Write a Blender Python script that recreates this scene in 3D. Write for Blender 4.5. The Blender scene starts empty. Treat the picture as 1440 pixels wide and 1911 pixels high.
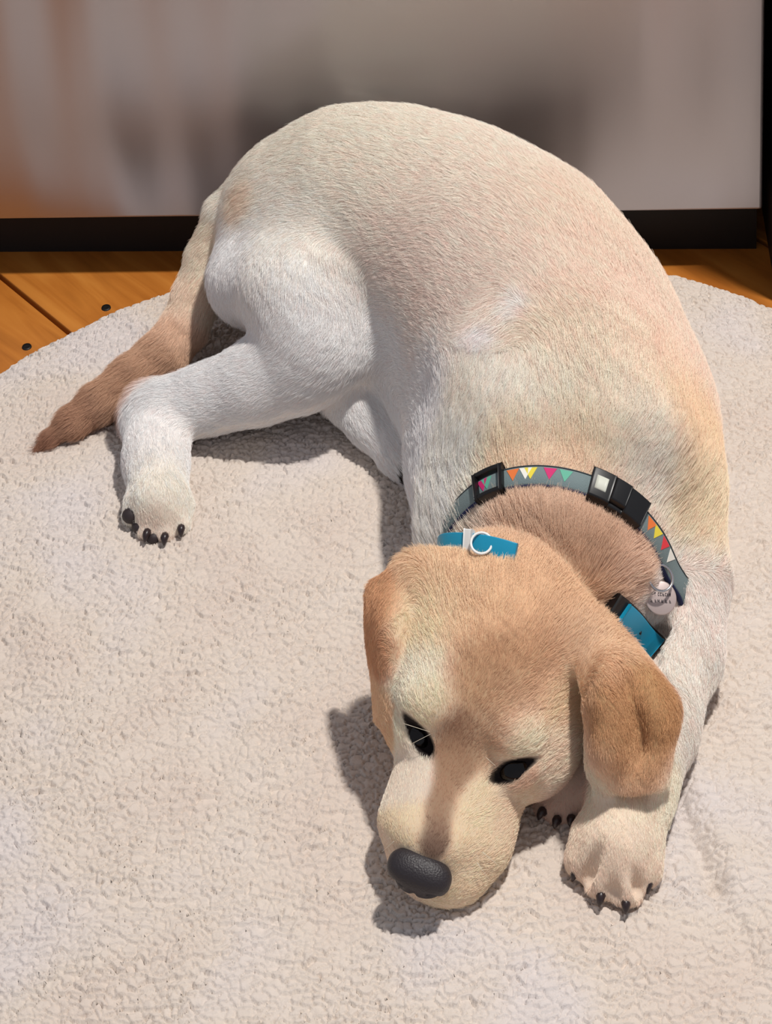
import bpy, math, random
import numpy as np
from mathutils import Vector, Matrix
from mathutils.bvhtree import BVHTree

# ------------------------------------------------------------------ quality
VOX = 0.0020          # metres, body voxel
FUR = 900000          # strands
RUG_N = 1100
scene = bpy.context.scene
C = scene.collection
rng = np.random.default_rng(7)

# ------------------------------------------------------------------ camera
F = 4500.0                       # focal length in pixels of a 1440 wide frame
PITCH = math.radians(22.0)
SH = 1727.0                      # lens shift, px
ROLL = math.radians(-3.0)
T0 = math.radians(43.0); SL = 1.928
CAM = np.array([0.0, -SL * math.cos(T0), SL * math.sin(T0)])
_f = np.array([0, math.cos(PITCH), -math.sin(PITCH)])
_u = np.array([0, math.sin(PITCH), math.cos(PITCH)])
_r = np.array([1.0, 0, 0])
CR = math.cos(ROLL) * _r + math.sin(ROLL) * _u
CU = -math.sin(ROLL) * _r + math.cos(ROLL) * _u
def pray(px, py):
    return _f + (px - 720) / F * CR - (py - 955.5 + SH) / F * CU
def at(px, py, z):
    d = pray(px, py); return CAM + d * ((z - CAM[2]) / d[2])
def depth(P):
    return float((np.asarray(P) - CAM) @ _f)
cd = bpy.data.cameras.new('camera'); cam = bpy.data.objects.new('camera', cd); C.objects.link(cam)
M = Matrix.Identity(4)
for i in range(3):
    M[i][0] = CR[i]; M[i][1] = CU[i]; M[i][2] = -_f[i]; M[i][3] = CAM[i]
cam.matrix_world = M
cd.sensor_fit = 'HORIZONTAL'; cd.sensor_width = 36.0; cd.lens = F / 1440 * 36
cd.shift_y = -SH / 1440.0
cd.clip_start = 0.05; cd.clip_end = 50
scene.camera = cam

# ------------------------------------------------------------------ world, lights, exposure
w = bpy.data.worlds.new('room_light'); scene.world = w; w.use_nodes = True
bg = w.node_tree.nodes['Background']; bg.inputs[0].default_value = (0.88, 0.90, 1.0, 1); bg.inputs[1].default_value = 0.36
def area(name, loc, target, size, power, col):
    ld = bpy.data.lights.new(name, 'AREA'); ld.shape = 'DISK'; ld.size = size; ld.energy = power; ld.color = col
    o = bpy.data.objects.new(name, ld); C.objects.link(o); o.location = loc
    o.rotation_euler = (Vector(target) - Vector(loc)).to_track_quat('-Z', 'Y').to_euler(); return o
area('ceiling_lamp', (0.60, -0.02, 2.25), (0, 0, 0), 0.13, 47, (1.0, 0.955, 0.90))
scene.view_settings.view_transform = 'Standard'; scene.view_settings.look = 'None'
scene.view_settings.gamma = 1.0; scene.view_settings.exposure = 0.0; scene.view_settings.use_curve_mapping = False

# ------------------------------------------------------------------ helpers
def s2l(c):
    return tuple(((x / 255) / 12.92 if x / 255 <= 0.04045 else ((x / 255 + 0.055) / 1.055) ** 2.4) for x in c)
def rgba(*c):
    return s2l(c) + (1.0,)
def mat(name, col, rough=0.6, metal=0.0, spec=0.5):
    m = bpy.data.materials.new(name); m.use_nodes = True
    b = m.node_tree.nodes['Principled BSDF']
    b.inputs['Base Color'].default_value = col; b.inputs['Roughness'].default_value = rough
    b.inputs['Metallic'].default_value = metal; b.inputs['Specular IOR Level'].default_value = spec
    return m
def nd(m, t, **kw):
    n = m.node_tree.nodes.new(t)
    for k, v in kw.items(): setattr(n, k, v)
    return n
def ln(m, a, b): m.node_tree.links.new(a, b)
def bsdf(m): return m.node_tree.nodes['Principled BSDF']
def mixcol(m, fac, a, b, blend='MIX'):
    n = nd(m, 'ShaderNodeMix', data_type='RGBA', blend_type=blend)
    for s, v in ((0, fac), (6, a), (7, b)):
        if hasattr(v, 'is_output'): ln(m, v, n.inputs[s])
        else: n.inputs[s].default_value = v
    return n.outputs[2]
def ramp(m, fac, stops):
    n = nd(m, 'ShaderNodeValToRGB'); ln(m, fac, n.inputs[0]); e = n.color_ramp.elements
    while len(e) < len(stops): e.new(0.5)
    for i, (p, c) in enumerate(stops): e[i].position = p; e[i].color = c
    return n.outputs[0]
def mesh_obj(name, V, Fc, m=None, parent=None, smooth=True):
    me = bpy.data.meshes.new(name)
    V = np.asarray(V, dtype=np.float32)
    if isinstance(Fc, np.ndarray) and Fc.ndim == 2:
        n, k = Fc.shape
        me.vertices.add(len(V)); me.vertices.foreach_set('co', V.ravel())
        me.loops.add(n * k); me.loops.foreach_set('vertex_index', Fc.astype(np.int32).ravel())
        me.polygons.add(n); me.polygons.foreach_set('loop_start', np.arange(0, n * k, k, dtype=np.int32))
        me.update(calc_edges=True); me.validate()
    else:
        me.from_pydata([tuple(map(float, v)) for v in V], [], [tuple(f) for f in Fc]); me.update()
    if smooth: me.polygons.foreach_set('use_smooth', [True] * len(me.polygons))
    o = bpy.data.objects.new(name, me); C.objects.link(o)
    if m: me.materials.append(m)
    if parent: o.parent = parent
    return o
def box_mesh(a, b, base=0):
    (x0, y0, z0), (x1, y1, z1) = a, b
    v = [(x0,y0,z0),(x1,y0,z0),(x1,y1,z0),(x0,y1,z0),(x0,y0,z1),(x1,y0,z1),(x1,y1,z1),(x0,y1,z1)]
    f = [(0,3,2,1),(4,5,6,7),(0,1,5,4),(1,2,6,5),(2,3,7,6),(3,0,4,7)]
    return v, [tuple(i + base for i in q) for q in f]
def bevel(o, wd, seg=3):
    md = o.modifiers.new('bevel', 'BEVEL'); md.width = wd; md.segments = seg; md.limit_method = 'ANGLE'
    return o
def empty(name, loc, label, cat, group=None):
    o = bpy.data.objects.new(name, None); C.objects.link(o); o.location = loc; o.empty_display_size = 0.05
    o['label'] = label; o['category'] = cat
    if group: o['group'] = group
    return o
def keep(o, parent):
    """parent without moving"""
    o.parent = parent; o.matrix_parent_inverse = Matrix.Translation(-Vector(parent.location)); return o
def tube_mesh(P, R, seg=10, closed=False):
    P = np.asarray(P, float); n = len(P); R = np.ones(n) * R
    T = np.gradient(P, axis=0) if not closed else (np.roll(P, -1, 0) - np.roll(P, 1, 0))
    T /= np.linalg.norm(T, axis=1)[:, None] + 1e-12
    up = np.array([0.13, 0.21, 0.97]); V = []; Fc = []
    N = np.cross(T[0], up); N /= np.linalg.norm(N)
    for i in range(n):
        N = N - T[i] * (N @ T[i]); N /= np.linalg.norm(N); B = np.cross(T[i], N)
        for k in range(seg):
            a = 2 * math.pi * k / seg; V.append(P[i] + R[i] * (math.cos(a) * N + math.sin(a) * B))
    m = n if closed else n - 1
    for i in range(m):
        for k in range(seg):
            j = (i + 1) % n; Fc.append((i*seg+k, i*seg+(k+1)%seg, j*seg+(k+1)%seg, j*seg+k))
    if not closed:
        Fc.append(tuple(range(seg))[::-1]); Fc.append(tuple((n-1)*seg+k for k in range(seg)))
    return V, Fc
def join(parts):
    V = []; Fc = []
    for v, f in parts:
        b = len(V); V += list(v); Fc += [tuple(i + b for i in q) for q in f]
    return V, Fc

# ------------------------------------------------------------------ floor
P0 = at(0, 515, 0); P1 = at(140, 630, 0)
dx = (P1 - P0)[:2]; dx /= np.linalg.norm(dx); nx = np.array([-dx[1], dx[0]])
wood = mat('varnished_wood', rgba(178, 112, 50), 0.38)
tc = nd(wood, 'ShaderNodeTexCoord'); mp = nd(wood, 'ShaderNodeMapping'); mp.inputs['Rotation'].default_value = (0, 0, -math.atan2(dx[1], dx[0]))
ln(wood, tc.outputs['Object'], mp.inputs[0])
mp2 = nd(wood, 'ShaderNodeMapping'); mp2.inputs['Scale'].default_value = (3.0, 26.0, 1.0); ln(wood, mp.outputs[0], mp2.inputs[0])
n1 = nd(wood, 'ShaderNodeTexNoise'); n1.inputs['Scale'].default_value = 1.6; n1.inputs['Detail'].default_value = 6; n1.inputs['Distortion'].default_value = 1.4
ln(wood, mp2.outputs[0], n1.inputs['Vector'])
n2 = nd(wood, 'ShaderNodeTexNoise'); n2.inputs['Scale'].default_value = 9; n2.inputs['Detail'].default_value = 3; ln(wood, mp.outputs[0], n2.inputs['Vector'])
oi = nd(wood, 'ShaderNodeAttribute', attribute_name='plank'); oi.attribute_type = 'GEOMETRY'
c1 = ramp(wood, n1.outputs[0], [(0.30, rgba(146, 80, 22)), (0.50, rgba(184, 110, 40)), (0.72, rgba(206, 134, 58))])
c2 = mixcol(wood, 0.35, c1, ramp(wood, n2.outputs[0], [(0.3, rgba(150, 82, 24)), (0.7, rgba(210, 140, 62))]))
ln(wood, c2, bsdf(wood).inputs['Base Color'])
bp = nd(wood, 'ShaderNodeBump'); bp.inputs['Strength'].default_value = 0.12; bp.inputs['Distance'].default_value = 0.002
ln(wood, n1.outputs[0], bp.inputs['Height']); ln(wood, bp.outputs[0], bsdf(wood).inputs['Normal'])
dark = mat('dark_gap', rgba(20, 12, 10), 0.9)
def pl(a, b, z):      # plank coordinates -> world
    q = P0[:2] + dx * a + nx * b; return (q[0], q[1], z)
PWD = 0.165; parts = []
for k in range(-10, 11):
    for (a0, a1) in ((-1.9, 2.4),):
        g = 0.0021
        v, f = box_mesh((a0, k * PWD + g, -0.02), (a1, (k + 1) * PWD - g, 0.0))
        parts.append(([pl(x, y, z) for x, y, z in v], f))
V, Fc = join(parts)
fl = mesh_obj('floor', V, Fc, wood, smooth=False); fl['kind'] = 'structure'; bevel(fl, 0.0012, 2)
V, Fc = box_mesh((-2.2, -2.2, -0.05), (2.2, 1.6, -0.0205))
sf = mesh_obj('floor_underlay', V, Fc, dark, smooth=False); sf['kind'] = 'structure'
nailm = mat('old_nail', rgba(38, 34, 32), 0.5, 0.6)
def nail(px, py):
    c = at(px, py, 0); V = [(c[0], c[1], 0.0008)]; Fc = []; n = 14
    for rr, z in ((0.0019, 0.0007), (0.0038, 0.0011), (0.0044, -0.001)):
        for k in range(n):
            a = 2 * math.pi * k / n; V.append((c[0] + rr * math.cos(a), c[1] + rr * math.sin(a), z))
    for k in range(n):
        k2 = (k + 1) % n; Fc.append((0, 1 + k, 1 + k2))
        for j in range(2): Fc.append((1 + j*n + k, 1 + (j+1)*n + k, 1 + (j+1)*n + k2, 1 + j*n + k2))
    o = mesh_obj('floor_nail', V, Fc, nailm, fl); return o
nail(198, 575); nail(50, 648)
for k in range(-4, 5):
    for s in (-1, 1):
        if k == 0: continue
        c = pl(0.10, k * PWD + s * 0.038, 0)
        if np.hypot(c[0] + .014, c[1] + .177) < 0.5 or c[1] > 0.3: continue
        # nails of the other planks
        d = np.array(c) - CAM; 
        n0 = nail(198, 575); n0.location = (c[0] - at(198, 575, 0)[0], c[1] - at(198, 575, 0)[1], 0)

# ------------------------------------------------------------------ walls
wallm = mat('painted_wall', rgba(205, 196, 186), 0.8)
def wall(name, a, b):
    V, Fc = box_mesh(a, b); o = mesh_obj(name, V, Fc, wallm, smooth=False); o['kind'] = 'structure'; return o
wall('wall_back', (-2.2, 0.98, 0), (2.2, 1.04, 2.5))

# ------------------------------------------------------------------ appliance with steel door
HB = 0.062
A = at(0, 410, HB); B = at(1422, 392, HB)
ux = (B - A)[:2]; ux /= np.linalg.norm(ux); uy = np.array([-ux[1], ux[0]])   # uy points away from the camera
K0 = at(0, 470, 0); K1 = at(1240, 465, 0)
kd0 = (K0 - B)[:2] @ uy; kd1 = (K1 - B)[:2] @ uy
KD = max(0.012, (kd0 + kd1) / 2)
def ap(x, y, z):       # appliance frame: origin at the door's bottom right corner
    q = B[:2] + ux * x + uy * y; return (q[0], q[1], z)
steel = mat('brushed_steel', rgba(180, 177, 182), 0.35, 1.0)
tc = nd(steel, 'ShaderNodeTexCoord')
mp = nd(steel, 'ShaderNodeMapping'); mp.inputs['Scale'].default_value = (2.2, 2.2, 900.0); ln(steel, tc.outputs['Object'], mp.inputs[0])
n1 = nd(steel, 'ShaderNodeTexNoise'); n1.inputs['Scale'].default_value = 1.0; n1.inputs['Detail'].default_value = 2; ln(steel, mp.outputs[0], n1.inputs['Vector'])
mp3 = nd(steel, 'ShaderNodeMapping'); mp3.inputs['Scale'].default_value = (11.0, 11.0, 1.4); ln(steel, tc.outputs['Object'], mp3.inputs[0])
n3 = nd(steel, 'ShaderNodeTexNoise'); n3.inputs['Scale'].default_value = 1.0; n3.inputs['Detail'].default_value = 1; ln(steel, mp3.outputs[0], n3.inputs['Vector'])
b1 = nd(steel, 'ShaderNodeBump'); b1.inputs['Strength'].default_value = 0.05; b1.inputs['Distance'].default_value = 0.0004
ln(steel, n1.outputs[0], b1.inputs['Height'])
b3 = nd(steel, 'ShaderNodeBump'); b3.inputs['Strength'].default_value = 1.0; b3.inputs['Distance'].default_value = 0.02
ln(steel, n3.outputs[0], b3.inputs['Height']); ln(steel, b1.outputs[0], b3.inputs['Normal'])
ln(steel, b3.outputs[0], bsdf(steel).inputs['Normal'])
bsdf(steel).inputs['Anisotropic'].default_value = 0.75
tg = nd(steel, 'ShaderNodeTangent', direction_type='RADIAL', axis='Z'); ln(steel, tg.outputs[0], bsdf(steel).inputs['Tangent'])
bsdf(steel).inputs['Anisotropic Rotation'].default_value = 0.0
appl = empty('kitchen_appliance', ap(-0.35, 0.3, 0), 'wide brushed stainless steel appliance front standing behind the dog', 'appliance')
V, Fc = box_mesh((-0.78, 0, HB), (0.0, 0.024, 0.84))
o = mesh_obj('door', [ap(*v) for v in V], Fc, steel, smooth=False); bevel(o, 0.0025, 3); keep(o, appl); o['label'] = 'brushed stainless steel door'
body_m = mat('appliance_body', rgba(24, 20, 20), 0.7)
V, Fc = box_mesh((-0.775, 0.026, HB + .004), (-0.004, 0.6, 0.84))
o = mesh_obj('cabinet_body', [ap(*v) for v in V], Fc, body_m, smooth=False); keep(o, appl)
V, Fc = box_mesh((-0.775, KD, 0), (-0.004, KD + .02, HB - 0.004))
kick_m = mat('kick_plate_black', rgba(12, 8, 8), 0.7)
V = [((K0 if v[0] < -.5 else K1)[:2].tolist(), v) for v in V]
kx = (K1 - K0)[:2]; kx /= np.linalg.norm(kx); ky = np.array([-kx[1], kx[0]])
def kp(x, y, z): q = K1[:2] + kx * x + ky * y; return (q[0], q[1], z)
V, Fc = box_mesh((-0.70, 0, 0), (0.078, 0.018, HB + .003))
o = mesh_obj('kick_plate', [kp(*v) for v in V], Fc, kick_m, smooth=False); keep(o, appl)
# handle high on the door (above the frame)
V, Fc = box_mesh((-0.66, -0.045, 0.76), (-0.12, -0.032, 0.775)); a_ = (V, Fc)
b_ = box_mesh((-0.64, -0.034, 0.762), (-0.625, 0.002, 0.773)); c_ = box_mesh((-0.155, -0.034, 0.762), (-0.14, 0.002, 0.773))
V, Fc = join([a_, b_, c_]); o = mesh_obj('handle', [ap(*v) for v in V], Fc, steel, smooth=False); keep(o, appl)
# neighbouring dark cabinet standing to the right, beyond a black gap
cabm = mat('dark_stained_cabinet', rgba(40, 24, 18), 0.55)
e0 = at(1450, 566, 0)
ex = (e0[:2] - B[:2]) @ ux; ey = (e0[:2] - B[:2]) @ uy
cab = empty('kitchen_cabinet', ap(ex + .3, ey + .3, 0), 'dark cabinet standing to the right of the steel appliance beyond the black gap', 'cabinet')
V, Fc = box_mesh((ex, ey + .02, 0.0), (ex + 0.6, 0.62, 0.86)); o = mesh_obj('carcass', [ap(*v) for v in V], Fc, cabm, smooth=False); keep(o, cab)
V, Fc = box_mesh((ex, ey, 0.0), (ex + 0.6, ey + .0195, 0.85)); o = mesh_obj('door', [ap(*v) for v in V], Fc, cabm, smooth=False); bevel(o, .002); keep(o, cab)
print('CAB', ex, ey)

# ------------------------------------------------------------------ rug
RC = np.array([-0.0137, -0.1766]); RR = 0.4789; RT = 0.012
def hash2(ix, iy, s):
    h = (ix.astype(np.int64) * 374761393 + iy.astype(np.int64) * 668265263 + s * 974634777) & 0xffffffff
    h = ((h ^ (h >> 13)) * 1274126177) & 0xffffffff
    return ((h ^ (h >> 16)) & 0xffff) / 65535.0
def vnoise(x, y, s=0):
    ix = np.floor(x); iy = np.floor(y); fx = x - ix; fy = y - iy; fx = fx*fx*(3-2*fx); fy = fy*fy*(3-2*fy)
    a = hash2(ix, iy, s); b = hash2(ix+1, iy, s); c = hash2(ix, iy+1, s); d = hash2(ix+1, iy+1, s)
    return (a*(1-fx)+b*fx)*(1-fy) + (c*(1-fx)+d*fx)*fy
def worley(x, y, s=0):
    ix = np.floor(x); iy = np.floor(y); f1 = np.full(x.shape, 9.0); f2 = np.full(x.shape, 9.0); idv = np.zeros(x.shape); ty = np.zeros(x.shape)
    for a in (-1, 0, 1):
        for b in (-1, 0, 1):
            cx = ix + a; cy = iy + b
            px = cx + 0.1 + 0.8 * hash2(cx, cy, s); py = cy + 0.1 + 0.8 * hash2(cx, cy, s + 11)
            d = np.hypot(px - x, py - y); hv = hash2(cx, cy, s + 23)
            f2 = np.minimum(np.maximum(f1, d), f2); idv = np.where(d < f1, hv, idv); ty = np.where(d < f1, y - py, ty); f1 = np.minimum(f1, d)
    return f1, f2, idv, ty
def rug_height(x, y):
    wx = x + 0.0032 * (vnoise(x*230, y*230, 1) - .5) * 2 + 0.004 * (vnoise(x*70, y*70, 5) - .5)
    wy = y + 0.0030 * (vnoise(x*230, y*230, 2) - .5) * 2 + 0.004 * (vnoise(x*70, y*70, 6) - .5)
    f1, f2, idv, ty = worley(wx / 0.0072, wy / 0.0050, 3)
    e = np.clip((f2 - f1) / 0.30, 0, 1); lump = 1 - (1 - e) ** 2
    h = 0.0030 * lump * (0.35 + 0.65 * vnoise(x*60, y*60, 9)) + 0.0007 * idv - 0.0032 * np.clip(ty, -.7, .7) * (0.4 + 0.6 * vnoise(x*45, y*45, 19))
    big = 0.0022 * (vnoise(x*14, y*14, 7) - .5) + 0.0016 * (vnoise(x*32, y*32, 8) - .5)
    # soft wrinkles beside the front paw
    for (p, q, wd, am) in RUGF:
        p = np.array(p); q = np.array(q); d = q - p; L = np.hypot(*d); d = d / L
        t = np.clip((x - p[0]) * d[0] + (y - p[1]) * d[1], 0, L); dd = np.hypot(x - p[0] - d[0]*t, y - p[1] - d[1]*t)
        big = big + am * np.exp(-(dd / wd) ** 2)
    return h + big
def g2(px, py): return at(px, py, 0.01)[:2]
RUGF = [(g2(1255, 1480), g2(1330, 1660), 0.007, -0.0060), (g2(1330, 1660), g2(1400, 1800), 0.008, -0.0040), (g2(1290, 1440), g2(1380, 1640), 0.008, 0.0035),
        (g2(1300, 1420), g2(1430, 1370), 0.008, -0.002), (g2(1300, 1160), g2(1400, 1040), 0.012, -0.002), (g2(430, 1160), g2(400, 1420), .02, -.0015), (g2(60, 1150), g2(200, 1500), .02, .002)]
N = RUG_N; u = np.linspace(-1, 1, N + 1); U, Vv = np.meshgrid(u, u, indexing='ij')
rr_ = np.maximum(np.abs(U), np.abs(Vv)); hyp = np.hypot(U, Vv) + 1e-9
X = U * np.sqrt(1 - Vv**2 / 2); Y = Vv * np.sqrt(1 - U**2 / 2); rad = np.hypot(X, Y)
wx = RC[0] + X * RR; wy = RC[1] + Y * RR
ang = np.arctan2(Y, X)
edge = 1 + 0.004 * (vnoise(ang * 9 + 50, ang * 0, 3) - .5) + 0.0022 * (vnoise(ang * 110 + 500, ang*0, 4) - .5)
wx = RC[0] + X * RR * edge; wy = RC[1] + Y * RR * edge
hgt = rug_height(wx, wy)
er = np.clip((1 - rad) * RR / 0.010, 0, 1)
z = (RT + hgt) * np.sqrt(1 - (1 - er) ** 2) + 0.0006
Vr = np.stack([wx, wy, z], -1).reshape(-1, 3)
i = np.arange(N); I, J = np.meshgrid(i, i, indexing='ij'); a = I * (N + 1) + J
Fr = np.stack([a, a + N + 1, a + N + 2, a + 1], -1).reshape(-1, 4)
rugm = mat('sherpa_fleece', rgba(214, 203, 193), 0.95, 0, 0.1)
tc = nd(rugm, 'ShaderNodeTexCoord')
n1 = nd(rugm, 'ShaderNodeTexNoise'); n1.inputs['Scale'].default_value = 9; n1.inputs['Detail'].default_value = 2; ln(rugm, tc.outputs['Object'], n1.inputs['Vector'])
n2 = nd(rugm, 'ShaderNodeTexNoise'); n2.inputs['Scale'].default_value = 900; n2.inputs['Detail'].default_value = 3; ln(rugm, tc.outputs['Object'], n2.inputs['Vector'])
cc = ramp(rugm, n1.outputs[0], [(0.33, rgba(214, 200, 189)), (0.5, rgba(217, 205, 194)), (0.68, rgba(216, 207, 203))])
ln(rugm, cc, bsdf(rugm).inputs['Base Color'])
bp = nd(rugm, 'ShaderNodeBump'); bp.inputs['Strength'].default_value = 0.5; bp.inputs['Distance'].default_value = 0.0008
ln(rugm, n2.outputs[0], bp.inputs['Height']); ln(rugm, bp.outputs[0], bsdf(rugm).inputs['Normal'])
bsdf(rugm).inputs['Sheen Weight'].default_value = 0.15
rug = mesh_obj('round_rug', Vr, Fr, rugm)
rug['label'] = 'round cream fleece rug with nubby pile lying on the wooden floor'; rug['category'] = 'rug'

# ------------------------------------------------------------------ signed distance sculpting
RZ = RT + 0.0012                                   # height the dog rests on
LO = np.array([-0.34, -0.40, -0.004]); HI = np.array([0.33, 0.36, 0.255])
DIM = np.ceil((HI - LO) / VOX).astype(int) + 1
ax = [LO[i] + np.arange(DIM[i]) * VOX for i in range(3)]
def smin(a, b, k):
    if k <= 0: return np.minimum(a, b)
    h = np.maximum(k - np.abs(a - b), 0) / k
    return np.minimum(a, b) - h * h * k * 0.25
class Field:
    def __init__(s, lo, hi):
        s.i0 = np.maximum(((np.array(lo) - LO) / VOX).astype(int) - 2, 0); s.i1 = np.minimum(((np.array(hi) - LO) / VOX).astype(int) + 3, DIM)
        s.f = np.full(tuple(s.i1 - s.i0), 0.05, np.float32)
    def sub(s, lo, hi):
        a = np.maximum(((np.array(lo) - LO) / VOX).astype(int) - 1, s.i0); b = np.minimum(((np.array(hi) - LO) / VOX).astype(int) + 2, s.i1)
        if np.any(b <= a): return None
        sl = tuple(slice(a[i] - s.i0[i], b[i] - s.i0[i]) for i in range(3))
        g = [ax[i][a[i]:b[i]].astype(np.float32) for i in range(3)]
        return sl, g[0][:, None, None], g[1][None, :, None], g[2][None, None, :]
    def put(s, fn, lo, hi, k, cut=False):
        m = k + 3 * VOX; r = s.sub(np.array(lo) - m, np.array(hi) + m)
        if r is None: return
        sl, x, y, z = r; d = fn(x, y, z)
        s.f[sl] = -smin(-s.f[sl], d, k) if cut else smin(s.f[sl], d, k)
    def cone(s, a, b, ra, rb, k, cut=False):
        a = np.asarray(a, float); b = np.asarray(b, float); d = b - a; L2 = float(d @ d) + 1e-12; m = max(ra, rb)
        def fn(x, y, z):
            t = np.clip(((x-a[0])*d[0] + (y-a[1])*d[1] + (z-a[2])*d[2]) / L2, 0, 1)
            return (np.sqrt((x-a[0]-d[0]*t)**2 + (y-a[1]-d[1]*t)**2 + (z-a[2]-d[2]*t)**2) - (ra + (rb-ra)*t)).astype(np.float32)
        s.put(fn, np.minimum(a, b) - m, np.maximum(a, b) + m, k, cut)
    def ell(s, c, axes, rad, k, cut=False):
        c = np.asarray(c, float); A_ = np.asarray(axes, float); rad = np.asarray(rad, float); m = rad.max()
        def fn(x, y, z):
            q = [((x-c[0])*A_[i][0] + (y-c[1])*A_[i][1] + (z-c[2])*A_[i][2]) for i in range(3)]
            k0 = np.sqrt(sum((q[i]/rad[i])**2 for i in range(3))); k1 = np.sqrt(sum((q[i]/rad[i]**2)**2 for i in range(3)))
            return (k0 * (k0 - 1) / (k1 + 1e-9)).astype(np.float32)
        s.put(fn, c - m, c + m, k, cut)
    def merge(s, g, k):
        sl = tuple(slice(g.i0[i] - s.i0[i], g.i1[i] - s.i0[i]) for i in range(3))
        s.f[sl] = smin(s.f[sl], g.f, k)
def Np(px, py, z, rpx):
    P = at(px, py, z); return P, rpx * depth(P) / F
def chain_field(nodes, k, pad=0.03, extra=(), reach=()):
    Q = [Np(*n) for n in nodes]; E = [Np(*n) for n in extra]
    lo = np.min([p - r for p, r in Q + E], 0) - pad; hi = np.max([p + r for p, r in Q + E], 0) + pad
    for n_ in reach: lo = np.minimum(lo, at(*n_) - pad - .03); hi = np.maximum(hi, at(*n_) + pad + .03)
    g = Field(lo, hi)
    for (p, r), (q, t) in zip(Q[:-1], Q[1:]): g.cone(p, q, r, t, k)
    if len(Q) == 1: g.cone(Q[0][0], Q[0][0], Q[0][1], Q[0][1], k)
    for p, r in E: g.cone(p, p, r, r, k)
    return g

# --- trunk (pixel, pixel, height, radius in pixels)
body = Field(LO, HI)
TR = [(545, 395, .122, 128), (640, 385, .132, 163), (740, 400, .137, 180), (850, 450, .134, 198), (950, 530, .124, 220),
      (1020, 640, .114, 232), (1055, 750, .106, 238), (1055, 850, .100, 242), (1065, 920, .075, 200)]
Q = [Np(*n) for n in TR]
for (p, r), (q, t) in zip(Q[:-1], Q[1:]): body.cone(p, q, r, t, 0.03)
for (p, r), (q, t) in zip(Q[:-2], Q[1:-1]):                        # the underside settles on the rug
    d1 = np.array([0, 0, -(p[2] - .070)]); d2 = np.array([0, 0, -(q[2] - .070)]); body.cone(p + d1, q + d2, min(r, .078) * .92, min(t, .085) * .92, 0.03)
# belly fill toward the inner side of the curl
for n in [(720, 560, .065, 120), (800, 640, .06, 110), (856, 760, .06, 80), (872, 900, .06, 80)]:
    p, r = Np(*n); body.cone(p, p, r, r, 0.06)
# chest front / right shoulder
for n in [(1180, 800, .09, 128), (1215, 930, .085, 118), (1150, 1030, .07, 130), (886, 1010, .075, 98)]:
    p, r = Np(*n); body.cone(p, p, r, r, 0.04)
# neck
body.cone(Np(1065, 930, .090, 0)[0], at(1050, 1015, .090), 0.074, 0.073, 0.015)
body.cone(at(1050, 1022, .088), at(1008, 1122, .068), 0.072, 0.060, 0.012)
# shoulder blade ridge
a, ra = Np(1015, 565, .188, 40); b, rb = Np(900, 660, .168, 46); body.cone(a, b, ra, rb, 0.04)
a, ra = Np(1140, 640, .185, 60); b, rb = Np(1190, 800, .16, 70); body.cone(a, b, ra, rb, 0.045)

# --- near hind leg
hl = chain_field([(560, 420, .128, 110), (585, 600, .104, 88)], .03, extra=[(480, 520, .10, 92), (560, 530, .124, 100), (600, 640, .094, 74), (462, 430, .10, 56), (530, 470, .07, 100)], reach=[(285, 770, .03), (300, 940, .02)])
for nds in ([(588, 660, .088, 66), (470, 715, .062, 58), (375, 748, .045, 50), (285, 770, .036, 44)],
            [(560, 700, .07, 62), (420, 740, .045, 40)],
            [(282, 775, .034, 46), (290, 860, .028, 49), (298, 930, .028, 56)]):
    Q = [Np(*n) for n in nds]
    for (p, r), (q, t) in zip(Q[:-1], Q[1:]): hl.cone(p, q, r, t, 0.022)
body.merge(hl, 0.022)
# hind paw toes
def paw(fld, base, toes, k=0.004):
    pb, rb = Np(*base)
    for (m, e) in toes:
        pm, rm = Np(*m); pe, re = Np(*e)
        fld.cone(pb, pm, rb * .55, rm, 0.006); fld.cone(pm, pe, rm, re, 0.004)
hp = Field(at(295, 950, .02) - .09, at(295, 950, .02) + .09)
paw(hp, (298, 925, .028, 56), [((258, 940, .024, 25), (247, 962, .020, 20)), ((282, 962, .022, 26), (275, 990, .017, 21)),
                               ((312, 962, .022, 26), (308, 996, .016, 21)), ((336, 945, .023, 23), (338, 980, .018, 18))])
body.merge(hp, 0.006)
for (q0, q1) in (((272, 945), (262, 985)), ((298, 955), (292, 1005)), ((324, 950), (326, 995))):
    a = at(*q0, .048); b = at(*q1, .026); body.cone(a, b, .0028, .003, .004, True)
# --- far hind leg under the belly
fh = chain_field([(640, 720, .045, 60), (700, 790, .034, 44), (744, 846, .028, 36), (768, 872, .026, 34)], .012)
body.merge(fh, 0.008)
# --- tail
tl = chain_field([(480, 335, .140, 34), (426, 400, .118, 42), (394, 480, .088, 43), (370, 550, .066, 43), (345, 610, .050, 42), (305, 663, .040, 44),
                  (250, 708, .033, 42), (190, 750, .029, 35), (140, 785, .025, 26), (100, 815, .019, 14), (80, 832, .016, 7)], .004)
body.merge(tl, 0.006)
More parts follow.
